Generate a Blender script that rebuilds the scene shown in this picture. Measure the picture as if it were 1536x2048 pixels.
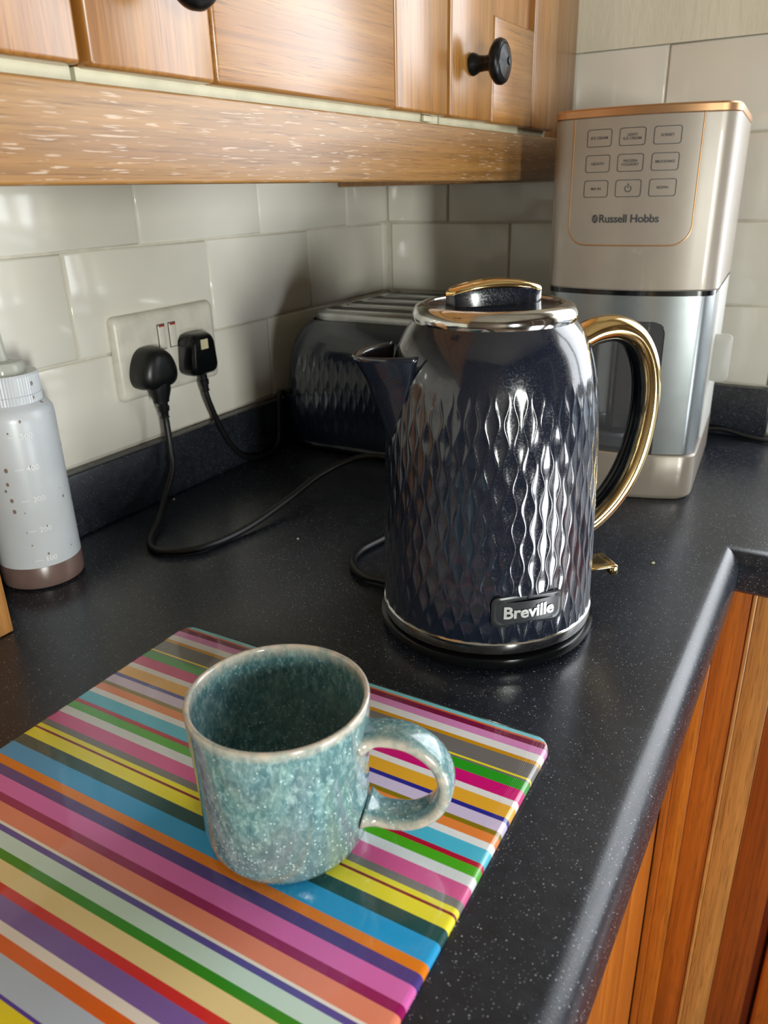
import bpy, bmesh, math, random
from mathutils import Vector, Matrix
random.seed(7)
for o in list(bpy.data.objects): bpy.data.objects.remove(o)
S = bpy.context.scene
COL = S.collection
PI = math.pi
R = math.radians

# ------------------------------------------------------------------ camera
CAM = Vector((0.6384, -1.1013, 0.3138)); YAW, PITCH, ROLL, FPX = -0.5384, 0.3939, -0.0259, 1550.4
fw = Vector((math.sin(YAW)*math.cos(PITCH), math.cos(YAW)*math.cos(PITCH), -math.sin(PITCH)))
rt = Vector((math.cos(YAW), -math.sin(YAW), 0)); up = rt.cross(fw)
r2 = rt*math.cos(ROLL) + up*math.sin(ROLL); u2 = -rt*math.sin(ROLL) + up*math.cos(ROLL)
cd = bpy.data.cameras.new('camera'); cam = bpy.data.objects.new('camera', cd); COL.objects.link(cam)
mw = Matrix((r2, u2, -fw)).transposed().to_4x4(); mw.translation = CAM
cam.matrix_world = mw
cd.sensor_fit = 'VERTICAL'; cd.sensor_height = 36.0; cd.lens = FPX*36.0/2048.0
cd.clip_start = 0.02
cd.dof.use_dof = True; cd.dof.focus_distance = 0.54; cd.dof.aperture_fstop = 12.0
S.camera = cam
# ------------------------------------------------------------------ light and exposure
w = bpy.data.worlds.new('world'); S.world = w; w.use_nodes = True
w.node_tree.nodes['Background'].inputs[0].default_value = (0.75, 0.87, 1.0, 1)
w.node_tree.nodes['Background'].inputs[1].default_value = 1.0
def area(name, loc, rot, sx, sy, power, col):
    l = bpy.data.lights.new(name, 'AREA'); l.shape = 'RECTANGLE'; l.size = sx; l.size_y = sy
    l.energy = power; l.color = col
    o = bpy.data.objects.new(name, l); COL.objects.link(o); o.location = loc; o.rotation_euler = rot
    return o
area('daylight_back_window', (1.28, 0.17, 0.62), (R(-90), 0, 0), 1.28, 0.98, 12.0, (0.97, 0.985, 1.0))
area('daylight_garden_door', (2.17, -0.78, -0.53), (0, R(90), 0), 0.60, 0.5, 13.0, (0.93, 0.97, 1.0))
area('daylight_side_window', (2.17, -2.04, 0.22), (0, R(90), 0), 0.5, 0.22, 30.0, (0.96, 1.0, 0.93))
S.view_settings.view_transform = 'Standard'; S.view_settings.look = 'None'
S.view_settings.gamma = 1.0; S.view_settings.exposure = 0.75
S.view_settings.use_curve_mapping = False

# ------------------------------------------------------------------ materials
def lin(c):
    if isinstance(c, str): c = tuple(int(c[i:i+2], 16)/255 for i in (0, 2, 4))
    return tuple((v/12.92 if v <= .04045 else ((v+.055)/1.055)**2.4) for v in c) + (1,)
class N:
    def __init__(s, name):
        s.m = bpy.data.materials.new(name); s.m.use_nodes = True; s.t = s.m.node_tree
        s.b = s.t.nodes['Principled BSDF']; s.out = s.t.nodes['Material Output']
    def n(s, ty, **k):
        x = s.t.nodes.new(ty)
        for a, v in k.items():
            if a.startswith('i_'): x.inputs[a[2:].replace('_', ' ')].default_value = v
            elif a[0] == 'i' and a[1:].isdigit(): x.inputs[int(a[1:])].default_value = v
            else: setattr(x, a, v)
        return x
    def l(s, a, b): s.t.links.new(a, b)
    def set(s, **k):
        for a, v in k.items():
            s.b.inputs[a.replace('_', ' ')].default_value = v
        return s
    def coord(s, scale=(1, 1, 1), kind='Object', rot=(0, 0, 0), loc=(0, 0, 0)):
        tc = s.n('ShaderNodeTexCoord'); mp = s.n('ShaderNodeMapping')
        mp.inputs['Scale'].default_value = scale; mp.inputs['Rotation'].default_value = rot; mp.inputs['Location'].default_value = loc
        s.l(tc.outputs[kind], mp.inputs[0]); return mp.outputs[0]
    def noise(s, vec, scale=5, detail=4, rough=.5, dist=0):
        x = s.n('ShaderNodeTexNoise'); x.inputs['Scale'].default_value = scale; x.inputs['Detail'].default_value = detail
        x.inputs['Roughness'].default_value = rough; x.inputs['Distortion'].default_value = dist
        s.l(vec, x.inputs['Vector']); return x.outputs[0]
    def ramp(s, fac, stops, interp='LINEAR'):
        x = s.n('ShaderNodeValToRGB'); e = x.color_ramp.elements; x.color_ramp.interpolation = interp
        while len(e) < len(stops): e.new(0.5)
        for k, (p, c) in zip(e, stops): k.position = p; k.color = c if len(c) == 4 else tuple(c)+(1,)
        s.l(fac, x.inputs[0]); return x.outputs[0]
    def mix(s, fac, a, b, mode='MIX'):
        x = s.n('ShaderNodeMix'); x.data_type = 'RGBA'; x.blend_type = mode
        for v, i in ((fac, 0), (a, 6), (b, 7)):
            if isinstance(v, (int, float)): x.inputs[i].default_value = v
            elif isinstance(v, tuple): x.inputs[i].default_value = v
            else: s.l(v, x.inputs[i])
        return x.outputs[2]
    def math(s, op, a, b=None):
        x = s.n('ShaderNodeMath'); x.operation = op
        for i, v in enumerate((a, b)):
            if v is None: continue
            if isinstance(v, (int, float)): x.inputs[i].default_value = v
            else: s.l(v, x.inputs[i])
        return x.outputs[0]
    def color(s, sock): s.l(sock, s.b.inputs['Base Color']); return s
    def bump(s, h, strength=.3, dist=.001):
        x = s.n('ShaderNodeBump'); x.inputs['Strength'].default_value = strength; x.inputs['Distance'].default_value = dist
        s.l(h, x.inputs['Height']); s.l(x.outputs[0], s.b.inputs['Normal']); return s
BW4 = lambda v: (v, v, v, 1)
def plain(name, col, rough=.5, metal=0.0, coat=0.0, wear=.06, scale=60, **k):
    m = N(name).set(Roughness=rough, Metallic=metal, Coat_Weight=coat, **k)
    c = lin(col) if isinstance(col, str) else col
    f = m.noise(m.coord(), scale, 3)
    d = tuple(max(0, v*(1-wear*2)) for v in c[:3])+(1,); b = tuple(min(1, v*(1+wear)) for v in c[:3])+(1,)
    m.color(m.ramp(f, [(.3, d), (.7, b)]))
    return m.m
def wood(name, c0, c1, c2, axis, rough=.38, coat=.9, pores=0.0, grain=1.0):
    """axis = grain direction 0/1/2"""
    m = N(name).set(Roughness=rough, Coat_Weight=coat, Coat_Roughness=.26)
    sc = [30*grain]*3; sc[axis] = 1.6
    v = m.coord(tuple(sc))
    n1 = m.noise(v, 1.0, 5, .6, .6)
    sc2 = [260*grain]*3; sc2[axis] = 5
    n2 = m.noise(m.coord(tuple(sc2)), 1.0, 3, .6)
    base = m.ramp(n1, [(.25, lin(c0)), (.5, lin(c1)), (.75, lin(c2))])
    col = m.mix(.5, base, m.ramp(n2, [(.35, BW4(.45)), (.62, BW4(1.0))]), 'MULTIPLY')
    sd = [1100*grain]*3; sd[axis] = 26
    pd = m.noise(m.coord(tuple(sd), loc=(7, 2, 4)), 1.0, 2, .5, .3)
    col = m.mix(m.math('MULTIPLY', m.ramp(pd, [(.57, BW4(0)), (.66, BW4(1))]), .55), col, lin('5a3512'))
    h = m.math('SUBTRACT', n2, m.math('MULTIPLY', pd, .6))
    if pores:
        sp = [820]*3; sp[axis] = 46
        pv = m.noise(m.coord(tuple(sp), loc=(3, 5, 1)), 1.0, 2, .5, .4)
        big = m.noise(m.coord((6, 6, 6)), 1.0, 2)
        msk = m.math('MULTIPLY', m.ramp(pv, [(.62, BW4(0)), (.65, BW4(1))]), m.ramp(big, [(.40, BW4(0)), (.55, BW4(1))]))
        col = m.mix(m.math('MULTIPLY', msk, pores), col, lin('dccab8'))
        h = m.math('ADD', h, m.math('MULTIPLY', msk, 1.2))
    m.color(col); m.bump(h, .25, .0006)
    return m.m

M = {}
M['oak_y'] = wood('oak_grain_along', '85592a', '976c38', 'a67c48', 1, .42, .35, pores=.42)
M['oak_z'] = wood('oak_upright', '915c24', 'a26e32', 'ae7c3e', 2, .36, .9)
M['oak_rail'] = wood('oak_rail', '915c24', 'a26e32', 'b28246', 1, .36, .9)
M['oak_dark'] = wood('oak_shadow_gap', '6a3510', '7d4216', '8a4d1c', 2)
M['pine_a'] = wood('pine_orange', 'a8560f', 'bd6a1c', 'cc7d2a', 2, .32, .5)
M['pine_b'] = wood('pine_red', '96480e', 'ab5814', 'bb6a20', 2, .32, .5)
M['pine_c'] = wood('pine_light', 'b5783a', 'bd8444', 'c48c4a', 2, .35, .5)
M['pine_d'] = wood('pine_brown', '8f4512', '9a4e18', 'ab5c20', 2, .35, .5)
M['bamboo'] = wood('bamboo', 'b5763c', 'c98b4c', 'd69c5e', 2, .45, .1, grain=1.6)
M['cream'] = plain('cream_melamine', 'c6c0a4', .5)
M['grout'] = plain('grout', 'cfc9bb', .85)
def tile_mat():
    m = N('white_glazed_tile').set(Roughness=.1, Coat_Weight=.3, Coat_Roughness=.05)
    v = m.coord((1, 1, 1)); f = m.noise(v, 9, 2)
    m.color(m.ramp(f, [(.3, lin('dcd7cc')), (.7, lin('e6e1d6'))]))
    m.bump(m.noise(v, 14, 2), .25, .0025); return m.m
M['tile'] = tile_mat()
def paint_mat():
    m = N('cream_brushed_paint').set(Roughness=.6)
    m.color(m.ramp(m.noise(m.coord(), 12, 3), [(.3, lin('d6d0bd')), (.7, lin('e0dac8'))]))
    m.bump(m.noise(m.coord((160, 160, 50)), 1.0, 3), .5, .0015); return m.m
M['paint'] = paint_mat()
M['roompaint'] = plain('room_paint', '958c7c', .7, scale=4)
M['roomdark'] = plain('room_brown_paint', '4e4031', .7, scale=4)
M['floor'] = plain('floor_tile', '5e4e3e', .4, scale=6)
def laminate():
    m = N('black_speckled_laminate').set(Roughness=.36, Specular_IOR_Level=.5)
    v = m.coord()
    base = m.ramp(m.noise(v, 120, 3), [(.3, lin('1a1d24')), (.7, lin('262a33'))])
    col = base
    for sc, th, cc, lo in ((640, .115, 'a4a7ac', (0, 0, 0)), (980, .12, '8a8d94', (3.3, 1.7, .4)), (480, .075, 'b8bac0', (1.1, 7.2, .9))):
        wv = m.coord(loc=lo)
        vo = m.n('ShaderNodeTexVoronoi'); vo.feature = 'F1'; vo.inputs['Scale'].default_value = sc; m.l(wv, vo.inputs['Vector'])
        pick = m.n('ShaderNodeSeparateColor'); m.l(vo.outputs['Color'], pick.inputs[0])
        dot = m.math('LESS_THAN', vo.outputs['Distance'], m.math('MULTIPLY', pick.outputs[1], th*2.6))
        on = m.math('GREATER_THAN', pick.outputs[0], .74)
        col = m.mix(m.math('MULTIPLY', m.math('MULTIPLY', dot, on), .75), col, lin(cc))
    m.color(col)
    m.bump(m.noise(v, 900, 2), .12, .0006)
    m.l(m.ramp(m.noise(v, 7, 4), [(.3, BW4(.22)), (.7, BW4(.33))]), m.b.inputs['Roughness'])
    return m.m
M['laminate'] = laminate()
M['socket'] = plain('white_socket_plastic', 'd8d2c6', .35)
M['red'] = plain('red_switch_flag', 'a31616', .4)
M['black'] = plain('black_plastic', '0d0e10', .38)
M['gloss_black'] = plain('gloss_black_plastic', '0a0b0d', .18)
M['cable'] = plain('black_cable', '0b0c0e', .42)
M['label'] = plain('paper_label', 'c8bf9c', .6)
M['iron'] = plain('dark_cast_iron', '2a2a2b', .34, .8, wear=.25, scale=160)
def kettle_mat(name, c):
    m = N(name).set(Roughness=.16, Coat_Weight=.6, Coat_Roughness=.06, Specular_IOR_Level=.6)
    m.color(m.ramp(m.noise(m.coord(), 20, 2), [(.3, lin(c)), (.7, lin(c))]))
    v = m.coord(); du = m.noise(v, 900, 1)
    m.l(m.ramp(du, [(.45, BW4(.14)), (.75, BW4(.3))]), m.b.inputs['Roughness'])
    return m.m
M['navy'] = kettle_mat('gloss_navy', '141a27')
M['navy_t'] = kettle_mat('gloss_navy_toaster', '152033')
M['chrome'] = plain('polished_chrome', 'cfcfcd', .1, 1.0, wear=.1, scale=90)
M['brushed'] = plain('brushed_steel', 'b4b6b4', .3, 1.0, wear=.08)
M['gold'] = plain('polished_gold', 'e9cb90', .12, 1.0, wear=.04)
M['slot'] = plain('dark_slot', '050608', .5, .4)
M['silver_letter'] = plain('silver_letters', 'd5d5d2', .3, .6)
M['badge'] = plain('charcoal_badge', '26292b', .3)
M['mach'] = plain('champagne_plastic', '978d82', .34, .15, coat=.2, wear=.02)
M['mach_side'] = plain('pale_grey_plastic', 'c4c2bd', .4, wear=.02)
M['rosegold'] = plain('rose_gold_band', 'b98e66', .32, .7, wear=.03)
M['print'] = plain('dark_grey_print', '3a3d42', .5)
M['silver'] = plain('frosted_silver', '8f9496', .3, .7, wear=.03)
def tinted(name, col, t=.6, rough=.05):
    m = N(name); m.set(Roughness=rough); m.color(m.ramp(m.noise(m.coord(), 30, 2), [(.3, lin(col)), (.7, lin(col))]))
    tr = m.n('ShaderNodeBsdfTransparent'); tr.inputs[0].default_value = (.78, .8, .82, 1)
    mx = m.n('ShaderNodeMixShader'); mx.inputs[0].default_value = t
    m.l(m.b.outputs[0], mx.inputs[1]); m.l(tr.outputs[0], mx.inputs[2]); m.l(mx.outputs[0], m.out.inputs[0]); return m.m
M['smoke'] = tinted('smoked_clear_plastic', '6a6a70', .68)
M['clear_cap'] = tinted('clear_cap_plastic', 'cfd0c4', .45, .12)
def bottle_mat():
    m = N('milky_squeeze_plastic').set(Roughness=.3, Subsurface_Weight=.25, Subsurface_Radius=(.02, .02, .02))
    vo = m.n('ShaderNodeTexVoronoi'); vo.inputs['Scale'].default_value = 150; m.l(m.coord((1, 1, .75)), vo.inputs['Vector'])
    pick = m.n('ShaderNodeSeparateColor'); m.l(vo.outputs['Color'], pick.inputs[0])
    dot = m.math('MULTIPLY', m.math('LESS_THAN', vo.outputs['Distance'], m.math('MULTIPLY', pick.outputs[1], .27)), m.math('GREATER_THAN', pick.outputs[0], .5))
    base = m.ramp(m.noise(m.coord(), 14, 3), [(.3, lin('b9bdc2')), (.7, lin('c9ccd0'))])
    m.color(m.mix(m.math('MULTIPLY', dot, .8), base, lin('6b4a2c'))); return m.m
M['bottle'] = bottle_mat()
M['sauce'] = plain('brown_sauce', '6d5852', .3, wear=.1)
M['grad'] = plain('raised_marks', 'dfe1e2', .4)
def mug_mat():
    m = N('teal_reactive_glaze').set(Roughness=.12, Coat_Weight=.6, Coat_Roughness=.05)
    v = m.coord((1, 1, .55))
    n1 = m.noise(v, 150, 6, .65, .8); n2 = m.noise(v, 430, 3, .6, .8); n3 = m.noise(m.coord(), 16, 3)
    base = m.ramp(n1, [(.28, lin('3a636c')), (.45, lin('527c82')), (.58, lin('698f91')), (.76, lin('89a9a7'))])
    base = m.mix(m.math('MULTIPLY', m.ramp(n2, [(.5, BW4(0)), (.68, BW4(1))]), .5), base, lin('b9dbd9'))
    base = m.mix(m.math('MULTIPLY', m.ramp(n2, [(.30, BW4(1)), (.44, BW4(0))]), .4), base, lin('2a5a66'))
    base = m.mix(m.math('MULTIPLY', m.ramp(n3, [(.42, BW4(0)), (.66, BW4(1))]), .5), base, lin('7d8580'))
    # small pale bubbles, denser towards the foot
    vo = m.n('ShaderNodeTexVoronoi'); vo.inputs['Scale'].default_value = 620; m.l(m.coord(), vo.inputs['Vector'])
    pick = m.n('ShaderNodeSeparateColor'); m.l(vo.outputs['Color'], pick.inputs[0])
    tc = m.n('ShaderNodeTexCoord'); sx = m.n('ShaderNodeSeparateXYZ'); m.l(tc.outputs['Object'], sx.inputs[0])
    dens = m.ramp(sx.outputs[2], [(.012, BW4(.62)), (.05, BW4(.95))])
    dot = m.math('MULTIPLY', m.math('LESS_THAN', vo.outputs['Distance'], .3), m.math('GREATER_THAN', pick.outputs[0], dens))
    base = m.mix(m.math('MULTIPLY', dot, .8), base, lin('d5ebe8'))
    # glaze breaks to a warm oatmeal on sharp edges (attribute painted on rim and strap edges)
    at = m.n('ShaderNodeAttribute'); at.attribute_name = 'edge_break'
    e = m.math('MULTIPLY', at.outputs['Fac'], m.ramp(m.noise(m.coord(), 180, 3), [(.3, BW4(.45)), (.6, BW4(1))]))
    base = m.mix(e, base, lin('cdbfae'))
    m.color(base); m.bump(n1, .15, .0006); return m.m
M['glaze'] = mug_mat()
STR = [(-.7255, '32413f'), (-.7282, '86d3dc'), (-.7309, 'df6a33'), (-.7325, '7d1540'), (-.7377, 'dd8cc3'), (-.7434, 'eae8e6'), (-.7492, 'd1940f'), (-.7529, '75706c'),
 (-.7641, 'f3e12c'), (-.7664, '75706c'), (-.7679, '2ba11d'), (-.7755, 'd80f78'), (-.7847, 'efeaea'), (-.7891, 'efb02f'), (-.7984, '2c2893'), (-.8022, 'd9c8e6'), (-.81, '8d7a0a'),
 (-.8122, 'f28a3f'), (-.8191, 'efefef'), (-.8235, '52c1dd'), (-.8329, 'bb1236'), (-.8361, '4fb01e'), (-.8419, 'dfe3e4'), (-.8475, 'dc5e98'), (-.8569, '7d7a76'), (-.8617, 'f3e634'),
 (-.865, '8a0f22'), (-.8667, 'f3e634'), (-.8748, '0f4a4a'), (-.8814, '22a0dc'), (-.8941, 'e9800c'), (-.8991, '4f3a86'), (-.9047, 'e06cb8'), (-.9143, '9a0f5e'), (-.9193, 'ee8c70'),
 (-.9275, 'f3ece2'), (-.93, '5c4fa0'), (-.932, 'cfe6dc'), (-.941, '2f8f1c'), (-.9445, 'f2d79a'), (-.9547, 'd82a2c'), (-.959, '8060a8'), (-.9686, 'f3e4da'), (-.9728, 'ea6412'),
 (-.9789, 'bcc4d4'), (-.9908, '56309a'), (-.993, 'f5d90a'), (-1.004, '2f8f1c'), (-1.012, 'efe8e0'), (-1.02, 'e06cb8'), (-1.035, '0f4a4a'), (-1.042, '22a0dc'), (-1.06, 'd82a2c'), (-1.068, 'f2d79a'), (-1.084, '8060a8'), (-1.098, 'e9800c'), (-1.11, 'cfe6dc')]
def stripe_mat(y0, y1):
    m = N('striped_glass_print').set(Roughness=.1, Coat_Weight=.7, Coat_Roughness=.05)
    tc = m.n('ShaderNodeTexCoord'); sx = m.n('ShaderNodeSeparateXYZ'); m.l(tc.outputs['Object'], sx.inputs[0])
    t = m.math('DIVIDE', m.math('SUBTRACT', 0.0, sx.outputs[1]), (y0-y1))
    half = [(0, 30), (30, len(STR))]
    L = len(STR); socks = []
    for a, b in half:
        st = [((y0-y)/(y0-y1), lin(c)) for y, c in STR[a:b]]
        if a == 0: st[0] = (0.0, st[0][1])
        socks.append(m.ramp(t, st, 'CONSTANT'))
    sp = (y0-STR[30][0])/(y0-y1)
    m.color(m.mix(m.math('GREATER_THAN', t, sp), socks[0], socks[1]))
    wv = m.n('ShaderNodeTexWave'); wv.inputs['Scale'].default_value = 290; m.l(tc.outputs['Object'], wv.inputs['Vector']); wv.bands_direction = 'X'
    m.bump(wv.outputs['Fac'], .18, .0002)
    return m.m

# ------------------------------------------------------------------ mesh helpers
def obj(name, verts, faces, mat, parent=None, smooth=False, loc=None):
    me = bpy.data.meshes.new(name); me.from_pydata([tuple(v) for v in verts], [], faces); me.validate(); me.update()
    if smooth:
        for p in me.polygons: p.use_smooth = True
    me.materials.append(mat if not isinstance(mat, str) else M[mat])
    o = bpy.data.objects.new(name, me); COL.objects.link(o)
    if parent: o.parent = parent
    if loc: o.location = loc
    return o
def fix(o):
    bm = bmesh.new(); bm.from_mesh(o.data); bmesh.ops.recalc_face_normals(bm, faces=bm.faces); bm.to_mesh(o.data); bm.free(); return o
def smooth_angle(o, ang=35):
    me = o.data
    for p in me.polygons: p.use_smooth = True
    bm = bmesh.new(); bm.from_mesh(me)
    for e in bm.edges:
        e.smooth = not (len(e.link_faces) == 2 and e.calc_face_angle(0) > R(ang))
    bm.to_mesh(me); bm.free(); return o
def box(name, x0, x1, y0, y1, z0, z1, mat, parent=None, bevel=0.0, seg=2, rel=None):
    if rel is not None: x0 -= rel[0]; x1 -= rel[0]; y0 -= rel[1]; y1 -= rel[1]; z0 -= rel[2]; z1 -= rel[2]
    bm = bmesh.new(); bmesh.ops.create_cube(bm, size=1)
    for v in bm.verts: v.co = Vector(((x0+x1)/2+v.co.x*(x1-x0), (y0+y1)/2+v.co.y*(y1-y0), (z0+z1)/2+v.co.z*(z1-z0)))
    if bevel: bmesh.ops.bevel(bm, geom=bm.edges[:], offset=bevel, segments=seg, profile=.5, affect='EDGES')
    me = bpy.data.meshes.new(name); bm.to_mesh(me); bm.free(); me.materials.append(M[mat] if isinstance(mat, str) else mat)
    o = bpy.data.objects.new(name, me); COL.objects.link(o)
    if parent: o.parent = parent
    if bevel: smooth_angle(o, 50)
    return o
def lathe(name, prof, mat, parent=None, seg=64, cap=True, ang=40, axis='z', origin=(0, 0, 0)):
    V = []; F = []
    for r, z in prof:
        for k in range(seg):
            a = 2*PI*k/seg; V.append((r*math.cos(a), r*math.sin(a), z))
    n = len(prof)
    for i in range(n-1):
        for k in range(seg):
            F.append((i*seg+k, i*seg+(k+1) % seg, (i+1)*seg+(k+1) % seg, (i+1)*seg+k))
    if cap:
        if prof[0][0] > 1e-6: F.append(tuple(range(seg))[::-1])
        if prof[-1][0] > 1e-6: F.append(tuple((n-1)*seg+k for k in range(seg)))
    if axis == 'x': V = [(z, x, y) for x, y, z in V]
    V = [(x+origin[0], y+origin[1], z+origin[2]) for x, y, z in V]
    o = obj(name, V, F, mat, parent)
    bm = bmesh.new(); bm.from_mesh(o.data); bmesh.ops.remove_doubles(bm, verts=bm.verts, dist=1e-6); bmesh.ops.recalc_face_normals(bm, faces=bm.faces); bm.to_mesh(o.data); bm.free()
    return smooth_angle(o, ang)
def catmull(pts, n=10):
    P = [Vector(p) for p in pts]; P = [2*P[0]-P[1]] + P + [2*P[-1]-P[-2]]; out = []
    for i in range(1, len(P)-2):
        for k in range(n):
            t = k/n; a, b, c, d = P[i-1:i+3]
            out.append(.5*((2*b)+(c-a)*t+(2*a-5*b+4*c-d)*t*t+(3*b-a-3*c+d)*t**3))
    out.append(P[-2]); return out
def sweep(name, path, section, mat, parent=None, closed_path=False, side=None, scale=None, ang=50):
    """sweep a closed 2D section [(a,b)] along path; a along side vector, b along cross(tangent, side)"""
    V = []; F = []; n = len(section); L = len(path)
    prev = None
    for i, p in enumerate(path):
        t = (path[min(i+1, L-1)]-path[max(i-1, 0)]).normalized()
        if side is not None: s = Vector(side) - t*t.dot(Vector(side))
        elif prev is None:
            s = t.orthogonal()
        else: s = prev - t*t.dot(prev)
        s.normalize(); prev = s; b = t.cross(s)
        k = scale(i/(L-1)) if scale else 1.0
        for u, v in section: V.append(p + s*u*k + b*v*k)
    for i in range(L-1):
        for k in range(n): F.append((i*n+k, i*n+(k+1) % n, (i+1)*n+(k+1) % n, (i+1)*n+k))
    F.append(tuple(range(n))[::-1]); F.append(tuple((L-1)*n+k for k in range(n)))
    o = fix(obj(name, V, F, mat, parent)); return smooth_angle(o, ang)
def circ(r, n=12, r2=None):
    return [(r*math.cos(2*PI*k/n), (r2 or r)*math.sin(2*PI*k/n)) for k in range(n)]
def rrect(w, h, r, n=5):
    out = []
    for cx, cy, a0 in ((w/2-r, h/2-r, 0), (-w/2+r, h/2-r, 90), (-w/2+r, -h/2+r, 180), (w/2-r, -h/2+r, 270)):
        for k in range(n+1):
            a = R(a0+90*k/n); out.append((cx+r*math.cos(a), cy+r*math.sin(a)))
    return out
def loft(name, rings, mat, parent=None, ang=40, caps=True):
    n = len(rings[0]); V = [p for r in rings for p in r]; F = []
    for i in range(len(rings)-1):
        for k in range(n): F.append((i*n+k, i*n+(k+1) % n, (i+1)*n+(k+1) % n, (i+1)*n+k))
    if caps: F.append(tuple(range(n))[::-1]); F.append(tuple((len(rings)-1)*n+k for k in range(n)))
    return smooth_angle(fix(obj(name, V, F, mat, parent)), ang)
def text_geo(body, size, bold=0.0, extrude=0.0, spacing=1.0):
    cu = bpy.data.curves.new('t', 'FONT'); cu.body = body; cu.size = size; cu.align_x = 'CENTER'; cu.align_y = 'CENTER'
    cu.offset = bold; cu.extrude = extrude; cu.space_character = spacing; cu.resolution_u = 3; cu.space_line = .95
    t = bpy.data.objects.new('t', cu); COL.objects.link(t)
    me = bpy.data.meshes.new_from_object(t.evaluated_get(bpy.context.evaluated_depsgraph_get()))
    V = [v.co.copy() for v in me.vertices]; F = [tuple(p.vertices) for p in me.polygons]
    bpy.data.objects.remove(t); bpy.data.curves.remove(cu); bpy.data.meshes.remove(me)
    return V, F
def thing(name, label, cat, loc=(0, 0, 0), rz=0.0, group=None):
    o = bpy.data.objects.new(name, None); COL.objects.link(o); o.location = loc; o.rotation_euler = (0, 0, rz)
    o.empty_display_size = .02
    o['label'] = label; o['category'] = cat
    if group: o['group'] = group
    return o
def tag(o, label, cat, group=None):
    o['label'] = label; o['category'] = cat
    if group: o['group'] = group
    return o
def struct(o): o['kind'] = 'structure'; return o

# ------------------------------------------------------------------ the room shell
XR, YF, ZF, ZC = 2.2, -2.6, -0.9, 1.5
WX0, WX1, WZ1 = 0.575, 1.98, 1.14          # window opening in the back wall
struct(box('floor', -.1, XR+.1, YF-.1, .3, ZF-.05, ZF, 'floor'))
struct(box('ceiling', -.1, XR+.1, YF-.1, .3, ZC, ZC+.05, 'roompaint'))
wl = struct(box('wall_left', -.1, -.003, YF, .25, ZF, ZC, 'grout'))
wb = struct(box('wall_back', -.003, WX0, .003, .25, ZF, ZC, 'grout'))
def wallpiece(name, *a):
    o = box(name, *a); o.parent = wb; return o
wallpiece('wall_section', WX1, XR, .003, .25, ZF, ZC, 'roompaint')
wallpiece('wall_section', WX0, WX1, .003, .25, WZ1, ZC, 'roompaint')
wallpiece('wall_section', WX0, WX1, .003, .25, ZF, -.045, 'roompaint')
wr = struct(box('wall_right', XR, XR+.1, -1.90, -1.06, ZF, ZC, 'roomdark'))
for a in ((XR, XR+.1, -.50, .25, ZF, ZC), (XR, XR+.1, -1.06, -.50, 1.06, ZC), (XR, XR+.1, YF, -2.18, ZF, ZC), (XR, XR+.1, -2.18, -1.90, .50, ZC), (XR, XR+.1, -2.18, -1.90, ZF, -.06)):
    o = box('wall_section', *a, 'roomdark'); o.parent = wr
struct(box('wall_front', -.1, XR+.1, YF-.1, YF, ZF, ZC, 'roomdark'))
# plaster above the tiles
pl = box('plaster', .0, WX0, -.0035, .003, .467, ZC, 'paint', None); pl.parent = wb
# window and glazed door frames
def frame(name, bars):
    o = None
    for i, b in enumerate(bars):
        if i == 0: o = struct(box(name, *b, 'socket', None, .004))
        else: box('frame_bar', *b, 'socket', o, .004)
frame('window_1', [(WX0, WX0+.05, .09, .14, 0, WZ1), (WX1-.05, WX1, .09, .14, 0, WZ1), (WX0, WX1, .09, .14, .06, .11), (WX0, WX1, .09, .14, WZ1-.05, WZ1), (1.25, 1.30, .09, .14, .11, WZ1-.05)])
frame('door_1', [(XR-.02, XR+.05, -1.06, -1.03, ZF, 1.06), (XR-.02, XR+.05, -.53, -.50, ZF, 1.06), (XR-.02, XR+.05, -1.03, -.53, 1.02, 1.06), (XR-.02, XR+.05, -1.03, -.53, ZF, ZF+.08)])
struct(box('light_blocker', XR-.025, XR-.018, -1.03, -.53, -.22, 1.02, 'roomdark'))   # added unseen blocker over the upper garden door, keeps its light low
# tiles: each one its own piece
ZU, PH, PW, G = .0665, .1003, .1954, .0011
def tile(par, u0, u1, z0, z1, wall):
    if u1-u0 < .012: return
    t = .0065
    if wall == 'L': o = box('tile', -.003, 0.0, u0+G, u1-G, z0+G, z1-G, 'tile', par)
    else: o = box('tile', u0+G, u1-G, 0, .003, z0+G, z1-G, 'tile', par)
    bm = bmesh.new(); bm.from_mesh(o.data)
    if wall == 'L': es = [e for e in bm.edges if all(abs(v.co.x) < 1e-6 for v in e.verts)]
    else: es = [e for e in bm.edges if all(abs(v.co.y) < 1e-6 for v in e.verts)]
    bmesh.ops.bevel(bm, geom=es, offset=.0022, segments=3, profile=.5, affect='EDGES')
    bm.to_mesh(o.data); bm.free(); smooth_angle(o, 60)
for r in range(3):
    off = -.602 if r % 2 else -.602+PW/2
    ys = sorted([0.0, -1.5] + [off+k*PW for k in range(-6, 6) if -1.5 < off+k*PW < 0])
    for a, b in zip(ys, ys[1:]): tile(wl, a, b, ZU+r*PH, ZU+(r+1)*PH, 'L')
for r in range(4):
    off = .1034 if r % 2 == 0 else .1034+PW/2
    xs = sorted([0.0, WX0-.012] + [off+k*PW for k in range(-3, 6) if 0 < off+k*PW < WX0-.012])
    for a, b in zip(xs, xs[1:]): tile(wb, a, b, ZU+r*PH, ZU+(r+1)*PH, 'B')
struct(box('trim_1', WX0-.012, WX0+.002, -.002, .09, ZU, .467, 'socket', None, .003))
struct(box('trim_2', 0.29, WX0, -.002, .003, .467, .4715, 'tile', None, .001))
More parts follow.
